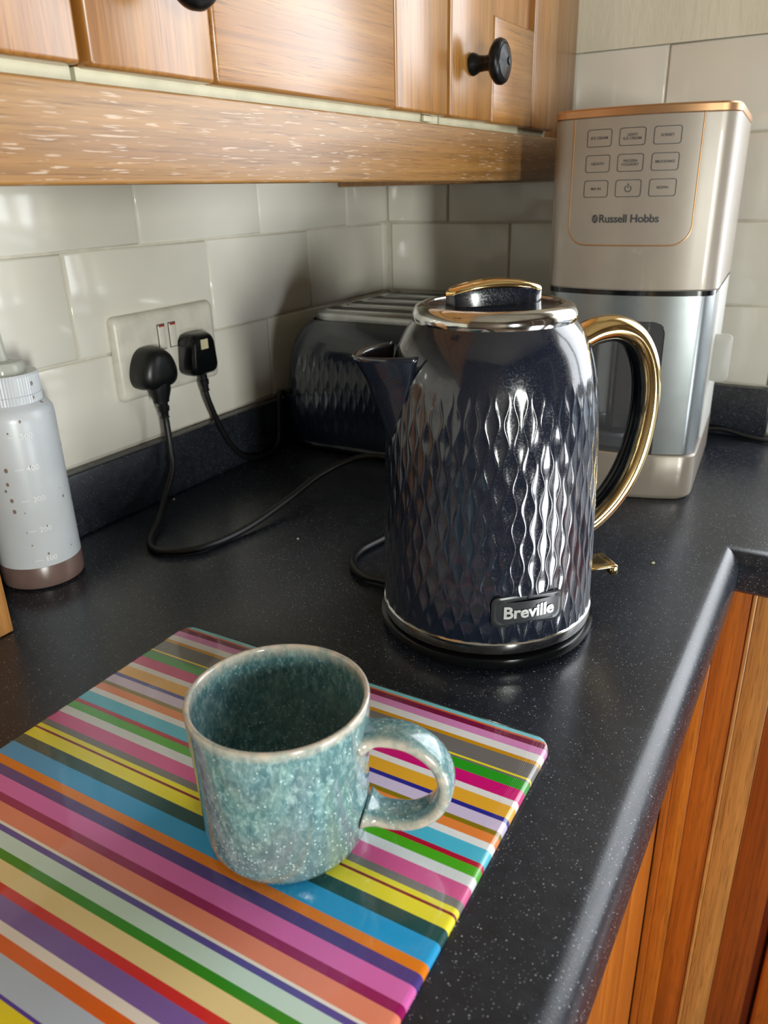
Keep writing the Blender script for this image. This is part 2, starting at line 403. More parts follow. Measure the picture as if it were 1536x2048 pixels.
# ------------------------------------------------------------------ worktop
def worktop():
    bm = bmesh.new(); r = .019; T = .04; XE, YE = .592, -.392; XEND = 1.98
    # bullnose profile points relative to the front edge: (inset, z)
    prof = [(r*(1-math.sin(a)), -r*(1-math.cos(a))) for a in [R(q) for q in (0, 15, 30, 45, 60, 75, 90)]] + [(.0, -T+.004), (.004, -T)]
    # left run and its return share an inside corner; top polygon inset by r
    rings = []
    for ins, z in prof:
        rings.append([(XE-ins, -1.5, z), (XE-ins, YE+ins, z), (XEND, YE+ins, z)])
    V = [v for q in rings for v in q]; F = []
    for i in range(len(rings)-1):
        for k in range(2): F.append((i*3+k, i*3+k+1, (i+1)*3+k+1, (i+1)*3+k))
    n0 = len(V)
    V += [(.001, -1.5, 0), (.001, -.001, 0), (.575, -.001, 0), (.575, .09, 0), (XEND, .09, 0)]
    F.append((0, n0, n0+1, 1)); F.append((1, n0+1, n0+2)); F.append((1, n0+2, 2)); F.append((2, n0+2, n0+3, n0+4))
    b = (len(rings)-1)*3; n1 = len(V)
    V += [(.001, -1.5, -T), (.001, -.001, -T), (.575, -.001, -T), (.575, .09, -T), (XEND, .09, -T)]
    F.append((b, b+1, n1+1, n1)); F.append((b+1, n1+2, n1+1)); F.append((b+1, b+2, n1+2)); F.append((b+2, n1+4, n1+3, n1+2))
    F.append(tuple([n0, n1]+[i*3 for i in range(len(rings)-1, -1, -1)]))
    F.append((n0, n0+1, n1+1, n1)); F.append((n0+1, n0+2, n1+2, n1+1))
    o = fix(obj('worktop', V, F, 'laminate')); smooth_angle(o, 25)
    return tag(o, 'L-shaped black speckled laminate worktop with rounded front edge', 'worktop')
worktop()
tag(box('upstand', .0005, .016, -1.5, -.0005, .0004, ZU-.0006, 'laminate', None, .0025), 'black laminate upstand strip under the tiles, along the wall with the socket', 'upstand')
tag(box('upstand', .0165, .5715, -.0165, -.0005, .0004, ZU-.0006, 'laminate', None, .0025), 'black laminate upstand strip along the back wall behind the ice cream maker', 'upstand')
# ------------------------------------------------------------------ base cabinets
bc = thing('base_cabinet', 'orange pine base cabinet under the long worktop front edge', 'cabinet', (.3, -.95, ZF))
rel = (.3, -.95, ZF)
box('carcass', .02, .53, -1.5, -.38, ZF+.001, -.041, 'pine_d', bc, 0, rel=rel)
for y0, y1, m in ((-1.5, -1.2, 'pine_a'), (-1.2, -1.0, 'pine_b'), (-1.0, -.84, 'pine_a'), (-.84, -.70, 'pine_b'), (-.70, -.586, 'pine_a'), (-.586, -.48, 'pine_a'), (-.48, -.368, 'pine_a')):
    box('board', .53, .551, y0+.0004, y1-.0004, ZF+.1, -.0415, m, bc, .003, rel=rel)
bd = thing('base_cabinet', 'orange pine plank-fronted base cabinet under the short worktop return', 'cabinet', (1.1, -.18, ZF)); rel = (1.1, -.18, ZF)
box('carcass', .552, 1.64, -.345, -.005, ZF+.001, -.041, 'pine_d', bd, 0, rel=rel)
for i, (x0, x1, m) in enumerate(((.5515, .5605, 'pine_b'), (.5605, .579, 'pine_a'), (.579, .6065, 'pine_b'), (.6065, .6105, 'pine_c'), (.6105, .6365, 'pine_c'), (.6365, .6795, 'pine_d'))):
    d = -.0015 if i == 3 else 0
    box('board', x0+.0001, x1-.0001, -.366+d, -.345, ZF+.1, -.0415, m, bd, .0008, rel=rel)
dr = box('door', .6825, 1.12, -.38, -.345, ZF+.1, -.0415, 'pine_b', bd, .004, rel=rel)
box('door', 1.124, 1.62, -.38, -.345, ZF+.1, -.0415, 'pine_b', bd, .004, rel=rel)
# ------------------------------------------------------------------ wall cabinets
XD0, XD1, ZB = .2855, .305, .3718
def knob(par, y, z, rel):
    pr = [(.0, 0), (.0085, 0), (.0095, .002), (.0085, .005), (.0068, .008), (.0062, .015), (.0075, .019), (.014, .022), (.0180, .0255), (.0185, .0285), (.0172, .0315), (.0145, .033), (.0140, .0325), (.0135, .0333), (.006, .0355), (.0035, .0362), (.003, .0375), (0, .038)]
    k = lathe('knob', pr, 'iron', par, 40, axis='x', origin=(XD1-rel[0], y-rel[1], z-rel[2])); k['label'] = 'round dark cast-iron knob'; return k
def wall_cabinet(y0, y1, label, sl, sr, rail_top, kn, knz=.416):
    loc = (0.0, (y0+y1)/2, ZB-.008); rel = loc
    c = thing('wall_cabinet', label, 'cabinet', loc, 0, 'oak wall cabinets in a row')
    box('carcass', .002, .2845, y0+.001, y1-.001, ZB+.001, 1.08, 'oak_dark', c, 0, rel=rel)
    b = box('bottom_panel', .002, .2940, y0+.0005, y1-.0005, ZB-.0064, ZB+.0005, 'cream', c, 0, rel=rel); b['label'] = 'cream melamine underside edge'
    d = box('door', XD0+.003, XD1-.008, y0+sl-.005, y1-sr+.005, rail_top-.005, 1.0, 'oak_z', c, 0, rel=rel)
    def piece(n, a, b_, z0, z1, m):
        o = box(n, XD0, XD1, a, b_, z0, z1, m, c, .0022, rel=rel); o.parent = d; return o
    piece('stile', y0+.002, y0+sl-.0017, ZB, 1.06, 'oak_z')
    piece('stile', y1-sr+.0017, y1-.002, ZB, 1.06, 'oak_z')
    piece('rail', y0+sl+.0002, y1-sr-.0002, ZB, rail_top, 'oak_rail')
    piece('rail', y0+sl+.0002, y1-sr-.0002, .98, 1.06, 'oak_rail')
    if kn is not None: knob(d, kn, knz, rel)
    return c
wall_cabinet(-1.30, -.8085, 'oak wall cabinet at the far left, only the corner of its door in view', .09, .09, .462, None)
wall_cabinet(-.8065, -.4145, 'middle oak wall cabinet with a wide bottom rail, its knob cut by the picture edge', .0915, .0945, .462, -.759)
wall_cabinet(-.4125, -.1365, 'oak wall cabinet nearest the corner, its knob beside the ice cream maker', .0945, .0745, .462, -.3695)
tag(box('strip_clip', .2945, .2975, -.447, -.433, .3667, .3716, 'cream', None, .0006), 'small cream clip on the pale strip below the cabinet doors', 'clip')
tag(box('filler_panel', .002, .2835, -.1355, -.0045, .3185, 1.05, 'oak_z', None, .001), 'recessed oak filler panel between the last wall cabinet and the back wall', 'panel')
tag(box('pelmet', .2845, .3025, -1.30, -.0045, .3195, .3652, 'oak_y', None, .0018), 'long oak pelmet board with pale grain marks, below the wall cabinets', 'pelmet')

# ------------------------------------------------------------------ socket and plugs
SY, SZ = -.5628, .1158
sk = thing('wall_socket', 'white double wall socket with two rocker switches on the tiles', 'socket', (0, SY+.073, SZ))
def on_wall(sec, x):   # 2D (y,z) section lifted to wall depth x
    return [(x, a, b) for a, b in sec]
pl_r = []
for ins, x in ((0, .0004), (0, .0045), (.0012, .0072), (.004, .0092), (.008, .0098)):
    pl_r.append([(x, a, b+.0433) for a, b in rrect(.1465-2*ins, .0865-2*ins, .006)])
loft('faceplate', pl_r, 'socket', sk, 50)
for yy in (-.0115, .0045):
    s = box('rocker_switch', .0096, .0112, yy-.0048, yy+.0048, .0465, .0715, 'socket', sk, .0008); s.rotation_euler = (0, R(0), 0)
    f = box('switch_flag', .0098, .0116, yy-.004, yy+.004, .0695, .0713, 'red', s)
    box('switch_shadow_gap', .0097, .00995, yy-.0056, yy+.0056, .0457, .0723, 'black', s)
def plug_round(par, y, z):
    prof = [(0.0, .0235), (.0065, .0230), (.0135, .0195), (.0195, .0120), (.0236, .002), (.0246, -.0075), (.0215, -.0155), (.0135, -.0195), (0, -.0208)]
    def ring(x, k, dz=0): 
        half = [(a*k, b*k) for a, b in prof]
        pts = catmull([(a, b, 0) for a, b in half], 4)
        pts = [(p.x, p.y) for p in pts] + [(-p.x, p.y) for p in pts[-2:0:-1]]
        return [(x, y+a, z+b+dz) for a, b in pts]
    body = loft('plug', [ring(.0102, .98), ring(.016, 1.0), ring(.026, .97), ring(.033, .86), ring(.0365, .62), ring(.0372, .3)], 'black', par, 50)
    return body
def strain(par, p0, p1, r0, r1, rings=3):
    d = (Vector(p1)-Vector(p0)); path = []; n = 24
    V = [Vector(p0)+d*(k/n) for k in range(n+1)]
    def sc(t): return (r0+(r1-r0)*t)/r0*(1.0 if (int(t*rings*2) % 2 == 0) else .8)
    return sweep('strain_relief', V, circ(r0, 12), 'black', par, scale=sc, ang=30)
# ------------------------------------------------------------------ kettle on its base
KX, KY, KA = .430, -.600, R(44.5)
kb = thing('kettle_stand', 'black round power stand under the kettle, with cord and rounded plug', 'kettle stand', (KX, KY, 0), KA)
lathe('base_plate', [(0, .0005), (.074, .0005), (.0805, .003), (.0825, .007), (.0818, .0105), (.078, .0115), (0, .0115)], 'gloss_black', kb, 96)
Ki = Matrix.Translation((KX, KY, 0)) @ Matrix.Rotation(KA, 4, 'Z'); Ki = Ki.inverted()
def kl(p): return Ki @ Vector(p)
def world_parent(o, par_inv, par):
    for v in o.data.vertices: v.co = par_inv @ v.co
    o.parent = par; return o
PY, PZ = -.529, .146
pg = world_parent(plug_round(None, PY, PZ), Ki, kb); pg['label'] = 'rounded black moulded plug'
st = strain(None, (.0255, PY+.001, PZ-.016), (.0235, PY+.004, PZ-.052), .0088, .0052); st = world_parent(st, Ki, kb); 
neck = loft('plug_neck', [[(x, PY+a, PZ-.012-dz) for x, a in [(.0255+.011*s*math.cos(q), .013*s*math.sin(q)) for q in [2*PI*k/16 for k in range(16)]]] for dz, s in ((0, 1.0), (.010, .95), (.019, .72), (.022, .7))], 'black', None, 40); world_parent(neck, Ki, kb)
CORD = [(.0238, PY+.004, .096), (.0245, PY+.004, .085), (.028, PY+.001, .062), (.0345, -.536, .040), (.047, -.562, .020), (.068, -.594, .0085), (.093, -.631, .0042), (.118, -.640, .0042), (.146, -.618, .0042), (.156, -.566, .0050), (.158, -.500, .012), (.160, -.435, .022), (.176, -.385, .028), (.205, -.366, .027), (.245, -.375, .0180), (.275, -.410, .0085), (.290, -.450, .0042), (.296, -.490, .0042), (.288, -.525, .0042), (.284, -.553, .0042), (.291, -.577, .0042), (.311, -.594, .0045), (.333, -.596, .0055), (.352, -.596, .0058)]
cord = sweep('cord', catmull(CORD, 12), circ(.0036, 12), 'cable', None); world_parent(cord, Ki, kb)

kt = thing('kettle', 'glossy navy kettle with embossed wave pattern, chrome rim and gold handle', 'kettle', (KX, KY, .0118), KA)
KZ = -.0118
KP = [(.022, .0787), (.035, .0787), (.06, .0783), (.10, .0773), (.13, .0764), (.155, .0754), (.175, .0738), (.19, .0717), (.203, .0690), (.214, .0656), (.223, .0612), (.229, .0570), (.232, .0545)]
def kr(z):
    for (a, ra), (b, rb) in zip(KP, KP[1:]):
        if z <= b: 
            t = max(0, (z-a)/(b-a)); return ra+(rb-ra)*t
    return KP[-1][1]
kzs = [.0222] ; z = .0222
_p = catmull([(r, zz, 0) for zz, r in KP], 8)
def krs(z):
    for a, b in zip(_p, _p[1:]):
        if a.y <= z <= b.y: return a.x+(b.x-a.x)*(z-a.y)/max(1e-9, b.y-a.y)
    return _p[-1].x if z > _p[-1].y else _p[0].x
def sstep(a, b, x):
    t = min(1, max(0, (x-a)/(b-a))); return t*t*(3-2*t)
def wave_body(name, NC, SUB, zs, z0, z1, lam, depth, point, mat, par, amp=.41):
    """wavy scalloped skin: point(frac, z, inset) -> xyz, frac in 0..1 around"""
    V = []; F = []; n = NC*SUB
    for z in zs:
        k = sstep(z0, z0+.012, z)*(1-sstep(z1-.016, z1, z))
        ln = [(c + amp*(-1)**c*math.sin(2*PI*(z-z0)/lam)) for c in range(NC)]
        ln.append(ln[0]+NC)
        for c in range(NC):
            wd = ln[c+1]-ln[c]
            for s in range(SUB):
                t = s/SUB; t = .6*(.5-.5*math.cos(PI*t))+.4*t
                q = abs(2*t-1)
                ins = depth*k*(1-q**3.0)*(wd/(1+2*amp))**1.2
                V.append(point((ln[c]+wd*t)/NC, z, ins))
    for i in range(len(zs)-1):
        for c in range(n): F.append((i*n+c, i*n+(c+1) % n, (i+1)*n+(c+1) % n, (i+1)*n+c))
    o = fix(obj(name, V, F, mat, par, True)); return o
def kpoint(f, z, ins):
    r = krs(z)-ins; a = 2*PI*f; return (r*math.cos(a), r*math.sin(a), z+KZ)
zs = [.0222+i*(.202-.0222)/110 for i in range(111)] + [.202+(.232-.202)*i/16 for i in range(1, 17)]
wave_body('body', 76, 8, zs, .016, .200, .0280, .0007, kpoint, 'navy', kt, .27)
lathe('chrome_ring', [(.05, .0005), (.0765, .0005), (.0792, .002), (.0802, .006), (.0797, .0098), (.078, .0112), (.05, .0112)], 'chrome', kt, 96, False)
ld = lathe('lid', [(.0543, .2290+KZ), (.0557, .2325+KZ), (.0558, .2365+KZ), (.0535, .2405+KZ), (.0490, .2425+KZ), (.0455, .2420+KZ), (.0445, .2405+KZ)], 'chrome', kt, 96, False); ld['label'] = 'chrome lid rim'
lathe('lid_top', [(.0447, .2412+KZ), (.043, .2408+KZ), (.02, .2412+KZ), (0, .2414+KZ)], 'navy', kt, 64, False)
# lid grip: navy block under an arched gold cap, along the spout-handle axis
def grip():
    n = 24; top = lambda u: .2478+.0050*(1-u*u)
    ring0 = []; 
    def prof(u, w): return w*math.sqrt(max(0, 1-abs(u)**3.2))
    us = [-1+2*i/n for i in range(n+1)]; Lh = .0345
    def outline(w): return [(u*Lh, prof(u, w)) for u in us] + [(u*Lh, -prof(u, w)) for u in us[-2:0:-1]]
    sec = [(0, .0112), (.4, .0105), (.8, .0102), (1.0, .0104)]
    rings = []
    for t, w_ in sec: rings.append([(x, y, .2405+(top(x/Lh)-.2405)*t+KZ) for x, y in outline(w_)])
    b = loft('lid_grip', rings, 'navy', kt, 50)
    rings = []
    for dz, w_ in ((0.0, .0108), (.0012, .0112), (.0028, .0106), (.0040, .0085), (.0046, .0045)):
        rings.append([(x*(w_/.0112*.15+.85)*1.0, y, top(min(1, max(-1, x/Lh)))+dz+KZ) for x, y in outline(w_)])
    c = loft('lid_cap', rings, 'gold', b, 50); c['label'] = 'arched gold cap of the lid grip'
grip()
# handle
HP = [(.064, .213), (.078, .2185), (.094, .219), (.109, .211), (.1195, .193), (.1235, .168), (.1215, .140), (.1145, .113), (.102, .090), (.086, .0735), (.072, .066)]
hpath = [Vector((a, 0, b+KZ)) for a, b in [(p.x, p.y) for p in catmull([(a, b, 0) for a, b in HP], 8)]]
# section: (lateral, radial); +radial = outward
def handle_part(name, sec, mat):
    V = []; F = []; n = len(sec); L = len(hpath)
    for i, p in enumerate(hpath):
        t = (hpath[min(i+1, L-1)]-hpath[max(0, i-1)]).normalized(); out = Vector((-t.z, 0, t.x)); out = out if out.x*1+0 > -9 else -out
        # outward = away from the kettle side of the loop
        out = Vector((0, 1, 0)).cross(t); 
        if out.dot(p-Vector((.075, 0, .145+KZ))) < 0: out = -out
        for a, b in sec: V.append(p+Vector((0, a, 0))+out*b)
    for i in range(L-1):
        for k in range(n): F.append((i*n+k, i*n+(k+1) % n, (i+1)*n+(k+1) % n, (i+1)*n+k))
    F.append(tuple(range(n))); F.append(tuple((L-1)*n+k for k in range(n)))
    return smooth_angle(fix(obj(name, V, F, mat, kt)), 50)
outer = [(.0125*math.cos(a), .0088*math.sin(a)) for a in [R(-52+284*k/24) for k in range(25)]]
hd = handle_part('handle', outer, 'gold'); hd['label'] = 'polished gold loop handle'
inner = [(-.0074, -.0060), (.0074, -.0060), (.0076, -.0074), (.006, -.0090), (.0, -.0096), (-.006, -.0090), (-.0076, -.0074)]
hg = handle_part('handle_inner_shade', inner, 'gloss_black'); hg.parent = hd  # black strip colours in the dark shading inside the gold loop
# spout
def spout():
    V = []; F = []; n = 24; m = 16
    for j in range(m+1):
        t = j/m; z = .148+t*(.2150-.148); al = R(26)*(t**.75)
        o_ = .0295*t**1.25
        for i in range(n+1):
            s = -1+2*i/n
            a = PI+al*s
            r = krs(min(z, .197))*(1 if z < .2 else 1) + o_*(1-abs(s)**1.35) - .0008
            rise = -.002*t*t*(1-abs(s))
            V.append((r*math.cos(a), r*math.sin(a), z+rise+KZ))
    for j in range(m):
        for i in range(n): F.append((j*(n+1)+i, j*(n+1)+i+1, (j+1)*(n+1)+i+1, (j+1)*(n+1)+i))
    o = fix(obj('spout', V, F, 'navy', kt, True)); md = o.modifiers.new('thickness', 'SOLIDIFY'); md.thickness = .0011; md.offset = 0
    return o
spout()
box('switch_lever', .074, .1055, -.0125, .0125, .0200, .0222, 'gold', kt, .0008)
box('switch_lever_tip', .1005, .1070, -.0130, .0130, .0140, .0226, 'gold', kt, .0015)
# badge with the maker's name, wrapped on the body
def wrap(V, rad, z0, a0):
    return [((rad+v[2])*math.cos(a0+v[0]/rad), (rad+v[2])*math.sin(a0+v[0]/rad), z0+v[1]) for v in V]
def badge():
    a0 = R(-90); zc = .0475+KZ; rad = .0790
    rings = []
    for ins, h in ((-.0012, -.002), (-.0012, .0010), (0, .0016), (.0012, .0013), (.0024, .0012)):
        rings.append(wrap([(a, b, h) for a, b in rrect(.050-2*ins, .0205-2*ins, .0052)], rad, zc, a0))
    # fill face as grid of strips so that it follows the curve
    b = loft('badge', rings, 'badge', kt, 50, caps=False)
    V = []; F = []; nx = 20
    for i in range(nx+1):
        x = -.0226+.0452*i/nx
        for y in (-.0078, .0078): V.append((x, y, .0012))
    for i in range(nx): F.append((2*i, 2*i+2, 2*i+3, 2*i+1))
    fix(obj('badge_face', wrap(V, rad, zc, a0), F, 'badge', b, True))
    T, TF = text_geo('Breville', .0125, .00035, .0, .98)
    T = [(v.x, v.y, .0019) for v in T]
    obj('lettering', wrap(T, rad, zc-.0003, a0), TF, 'silver_letter', b)['label'] = 'silver lettering reading Breville'
badge()

# ------------------------------------------------------------------ toaster
ts = thing('toaster', 'dark navy long-slot toaster with wave pattern, in the corner behind the kettle', 'toaster', (.1640, -.178, 0), R(0.3))
TW, TD, TH = .292, .285, .172
def tring(z, ins, rc, zz=None):
    return [(a, b, z) for a, b in rrect(TW-2*ins, TD-2*ins, rc, 10)]
def tper(ins):
    w_, d_, r_ = TW-2*ins, TD-2*ins, .028
    pts = rrect(w_, d_, r_, 12); pts.append(pts[0]); L = [0]
    for a, b in zip(pts, pts[1:]): L.append(L[-1]+math.hypot(b[0]-a[0], b[1]-a[1]))
    return pts, L
TPF = [(.012, .004), (.03, .001), (.06, .0), (.095, .002), (.125, .006), (.145, .012), (.158, .020), (.165, .028)]
_tp = catmull([(i, z_, 0) for z_, i in TPF], 6)
def tins(z):
    for a, b in zip(_tp, _tp[1:]):
        if a.y <= z <= b.y: return a.x+(b.x-a.x)*(z-a.y)/max(1e-9, b.y-a.y)
    return _tp[-1].x
_c = {}
def tpoint(f, z, ins):
    if z not in _c: _c[z] = tper(tins(z))
    pts, L = _c[z]; s = (f % 1.0)*L[-1]
    import bisect
    i = min(len(pts)-2, max(0, bisect.bisect_right(L, s)-1)); t = (s-L[i])/max(1e-9, L[i+1]-L[i])
    a, b = pts[i], pts[i+1]; x = a[0]+(b[0]-a[0])*t; y = a[1]+(b[1]-a[1])*t
    nx, ny = (b[1]-a[1]), -(b[0]-a[0]); l = math.hypot(nx, ny) or 1
    return (x-nx/l*ins, y-ny/l*ins, z)
tz = [.0122+i*(.130-.0122)/40 for i in range(41)] + [.130+(.165-.130)*i/10 for i in range(1, 11)]
wave_body('body', 160, 4, tz, .020, .130, .030, .0005, tpoint, 'navy_t', ts, .27)
loft('base', [tring(.0006, .010, .028), tring(.006, .005, .028), tring(.010, .005, .028)], 'gloss_black', ts)
loft('base_trim', [tring(.0098, .0035, .028), tring(.0108, .0022, .028), tring(.0122, .0022, .028), tring(.0128, .005, .028)], 'chrome', ts)
loft('top_plate', [tring(.1645, .030, .03), tring(.170, .0295, .03), tring(.1735, .031, .03), tring(.1750, .035, .027)], 'brushed', ts, 30)['label'] = 'brushed steel top plate'
for i, yy in enumerate((-.078, -.026, .026, .078)):
    s = loft('slot_rim', [[(a, yy+b, z_) for a, b in rrect(.206-q, .036-q, .008)] for z_, q in ((.1749, 0), (.1764, .001), (.1766, .004), (.1752, .006))], 'brushed', ts, 30, caps=False)
    box('slot', -.100, .100, yy-.0145, yy+.0145, .1702, .1756, 'slot', s)
Ti = (Matrix.Translation((.1640, -.178, 0)) @ Matrix.Rotation(R(0.3), 4, 'Z')).inverted()
P2Y, P2Z = -.4625, .151
def plug_square(y, z):
    rings = []
    for x, w_, h, r_, dz in ((.0102, .040, .044, .008, 0), (.016, .0415, .046, .009, 0), (.026, .041, .046, .009, 0), (.0315, .038, .043, .009, 0), (.0335, .034, .039, .008, 0)):
        rr = rrect(w_, h, r_, 5)
        rings.append([(x, y+a*(1.0 if b < 0 else 1-.22*(b/(h/2))), z+b+dz) for a, b in rr])
    return loft('plug', rings, 'gloss_black', None, 40)
pq = world_parent(plug_square(P2Y, P2Z), Ti, ts); pq['label'] = 'squared black rewirable plug'
lb = box('plug_label', .0328, .0340, P2Y-.0065, P2Y+.0045, P2Z+.006, P2Z+.0165, 'label', None); world_parent(lb, Ti, ts); lb.parent = pq; lb['label'] = 'small pale square label'
st2 = strain(None, (.022, P2Y+.002, P2Z-.018), (.021, P2Y+.006, P2Z-.043), .0066, .005, 2); world_parent(st2, Ti, ts)
C2 = [(.0212, P2Y+.005, .112), (.021, P2Y+.009, .095), (.0215, P2Y+.022, .062), (.0225, -.425, .034), (.024, -.405, .014), (.026, -.375, .0048), (.0255, -.350, .0060), (.0215, -.333, .016), (.0205, -.3275, .045), (.0205, -.325, .066), (.0205, -.321, .076), (.0225, -.312, .07)]
c2 = sweep('cord', catmull(C2, 10), circ(.0033, 10), 'cable', None); world_parent(c2, Ti, ts)

# ------------------------------------------------------------------ ice cream maker
MX, MY, MA = .440, -.295, R(4.5)
mc = thing('ice_cream_maker', 'tall champagne-grey ice cream maker with touch buttons and rose-gold band', 'ice cream maker', (MX, MY, 0), MA)
UC, HW, MD = .003, .0835, .215
def yf(u, b=.020): return -.009+b*((u-UC)/HW)**2
def mring(z, ins=0.0, y_back=MD, y_front=None, rc=.016, nf=16):
    hw = HW-ins; pts = []
    f = (lambda u: yf(u)+ins) if y_front is None else (lambda u: y_front)
    yc = f(UC+hw)
    for k in range(nf+1):
        u = UC-hw+rc+(2*hw-2*rc)*k/nf; pts.append((u, f(u), z))
    y0 = f(UC+hw-rc)
    for k in range(1, 7):
        a = R(-90+90*k/6); pts.append((UC+hw-rc+rc*math.cos(a), y0+rc+rc*math.sin(a)+.003*math.sin(R(90*k/6)), z))
    rb = .012
    for k in range(0, 7):
        a = R(90*k/6); pts.append((UC+hw-rb+rb*math.cos(a), y_back-rb+rb*math.sin(a), z))
    for k in range(0, 7):
        a = R(90+90*k/6); pts.append((UC-hw+rb+rb*math.cos(a), y_back-rb+rb*math.sin(a), z))
    for k in range(0, 6):
        a = R(180+90*k/6); pts.append((UC-hw+rc+rc*math.cos(a), y0+rc+rc*math.sin(a)+.003*math.sin(R(90-90*k/6)), z))
    return pts
loft('base', [mring(.0006, .004), mring(.004, .0008), mring(.006, 0), mring(.048, 0), mring(.050, .0012)], 'mach', mc, 30)
loft('rear_column', [mring(.0502, .0005, MD, .075, .004), mring(.2158, .0005, MD, .075, .004)], 'mach_side', mc, 30)
hdm = loft('motor_head', [mring(.2165, .0015), mring(.2180, 0), mring(.3705, 0), mring(.3712, .0006)], 'mach', mc, 30)
box('seam', UC+HW-.0004, UC+HW+.0003, .03, .19, .2156, .2166, 'black', mc)
rb_ = loft('top_band', [mring(.3713, .0003), mring(.3719, -.0004), mring(.3775, -.0002), mring(.3790, .0012), mring(.3797, .005)], 'rosegold', mc, 30); rb_['label'] = 'rose-gold band around the top'
loft('bowl_collar', [mring(.2115, .0018, .074), mring(.2164, .0018, .074)], 'gloss_black', mc, 30)
# clear front: frosted silver shell with a rounded window; snapped grid
def bowl_shell():
    wu0, wu1, wz0, wz1, rr = -.046, .0445, .040, .187, .013
    def sdf(u, z):
        cu, cz = (wu0+wu1)/2, (wz0+wz1)/2; qx = abs(u-cu)-(wu1-wu0)/2+rr; qz = abs(z-cz)-(wz1-wz0)/2+rr
        return math.hypot(max(qx, 0), max(qz, 0))+min(max(qx, qz), 0)-rr
    hw = HW-.0025; nu, nz = 90, 84; st = (2*hw)/nu
    zs_ = [.0505+(.2115-.0505)*j/nz for j in range(nz+1)]
    G_ = []
    for j in range(nz+1):
        for i in range(nu+1):
            u = UC-hw+2*hw*i/nu; z = zs_[j]
            for _ in range(3):
                d = sdf(u, z)
                if abs(d) < st*.55:
                    e = 1e-5; gu = (sdf(u+e, z)-sdf(u-e, z))/(2*e); gz = (sdf(u, z+e)-sdf(u, z-e))/(2*e)
                    u -= gu*d; z = min(.2115, max(.0505, z-gz*d))
            G_.append((u, z))
    def surf(u, z):
        k = abs(u-UC)/hw; e = max(0, (k-.86)/.14)
        return (u, yf(u)+.0025+.012*e**2.2, z)
    V = [surf(u, z) for u, z in G_]; F = []
    for j in range(nz):
        for i in range(nu):
            ids = (j*(nu+1)+i, j*(nu+1)+i+1, (j+1)*(nu+1)+i+1, (j+1)*(nu+1)+i)
            if sum(sdf(*G_[q]) for q in ids)/4 > 0: F.append(ids)
    b = len(V)
    for u in (UC-hw, UC+hw):
        base = surf(u, 0)
        for y in (base[1], .0755):
            for z in (.0505, .2115): V.append((u, y, z))
    F += [(b, b+1, b+3, b+2), (b+4, b+5, b+7, b+6)]
    o = fix(obj('bowl_shell', V, F, 'silver', mc)); smooth_angle(o, 40)
    o['label'] = 'frosted silver-grey front shell'
    V = []; F = []
    for i in range(21):
        u = wu0-.002+(wu1-wu0+.004)*i/20
        for z in (.0505, wz1+.002): x, y, zz = surf(u, z); V.append((x, y+.0012, zz))
    for i in range(20): F.append((2*i, 2*i+2, 2*i+3, 2*i+1))
    fix(obj('viewing_window', V, F, 'smoke', o, True))['label'] = 'smoked clear window'
bowl_shell()
lathe('tub', [(.034, .053), (.036, .054), (.040, .066), (.041, .066), (.041, .070), (.039, .070), (.0385, .068), (.032, .056), (0, .0555)], 'silver', mc, 48, False, origin=(UC-.004, .036, 0))
lathe('mixing_shaft', [(.004, .06), (.004, .2113)], 'chrome', mc, 20, True, origin=(UC-.012, .04, 0))
# side tab of the bowl
def tab():
    rings = [[(u+.0935, y, z+.1375) for u, z in rrect(.021-2*i_, .051-2*i_, .006)] for y, i_ in ((.088, .0012), (.089, 0), (.091, 0), (.092, .0012))]
    return loft('bowl_tab', rings, 'mach_side', mc, 50)
tab()
# printing on the head: panel groove, buttons, words
def on_front(V, off): return [(v[0], yf(v[0])-off, v[1]) for v in V]
def strip_ring(name, outer_, inner_, mat, par, off):
    n = len(outer_); V = on_front(outer_, off)+on_front(inner_, off)
    F = [(k, (k+1) % n, n+(k+1) % n, n+k) for k in range(n)]
    return obj(name, V, F, mat, par)
def dense(pts, step=.004, closed=True):
    out = []
    for a, b in zip(pts, pts[1:]+(pts[:1] if closed else [])):
        d = math.hypot(b[0]-a[0], b[1]-a[1]); n = max(1, int(d/step))
        for k in range(n): out.append((a[0]+(b[0]-a[0])*k/n, a[1]+(b[1]-a[1])*k/n))
    if not closed: out.append(pts[-1])
    return out
pu0, pu1, pzb, prr = -.0585, .0575, .2585, .018
gp = [(pu0, .3710)] + [(pu0+prr-prr*math.cos(R(a)), pzb+prr-prr*math.sin(R(a))) for a in range(0, 91, 9)] + [(pu1-prr+prr*math.sin(R(a)), pzb+prr-prr*math.cos(R(a))) for a in range(0, 91, 9)] + [(pu1, .3710)]
gp = dense(gp, .004, False)
gv = []; gf = []
for i, (u, z) in enumerate(gp):
    a = gp[max(0, i-1)]; b = gp[min(len(gp)-1, i+1)]; l = math.hypot(b[0]-a[0], b[1]-a[1]); nu_, nz_ = -(b[1]-a[1])/l, (b[0]-a[0])/l
    for s, h in ((-.0007, .0001), (-.0003, .0004), (.0003, .0004), (.0007, .0001)): gv.append((u+nu_*s, yf(u+nu_*s)-h, z+nz_*s))
for i in range(len(gp)-1):
    for k in range(3): gf.append((i*4+k, i*4+k+1, (i+1)*4+k+1, (i+1)*4+k))
pr_ = smooth_angle(fix(obj('panel_rim', gv, gf, 'rosegold', hdm)), 50)
words = [['ICE CREAM', 'LIGHT\nICE CREAM', 'SORBET'], ['GELATO', 'FROZEN\nYOGHURT', 'MILKSHAKE'], ['MIX IN', None, 'RESPIN']]
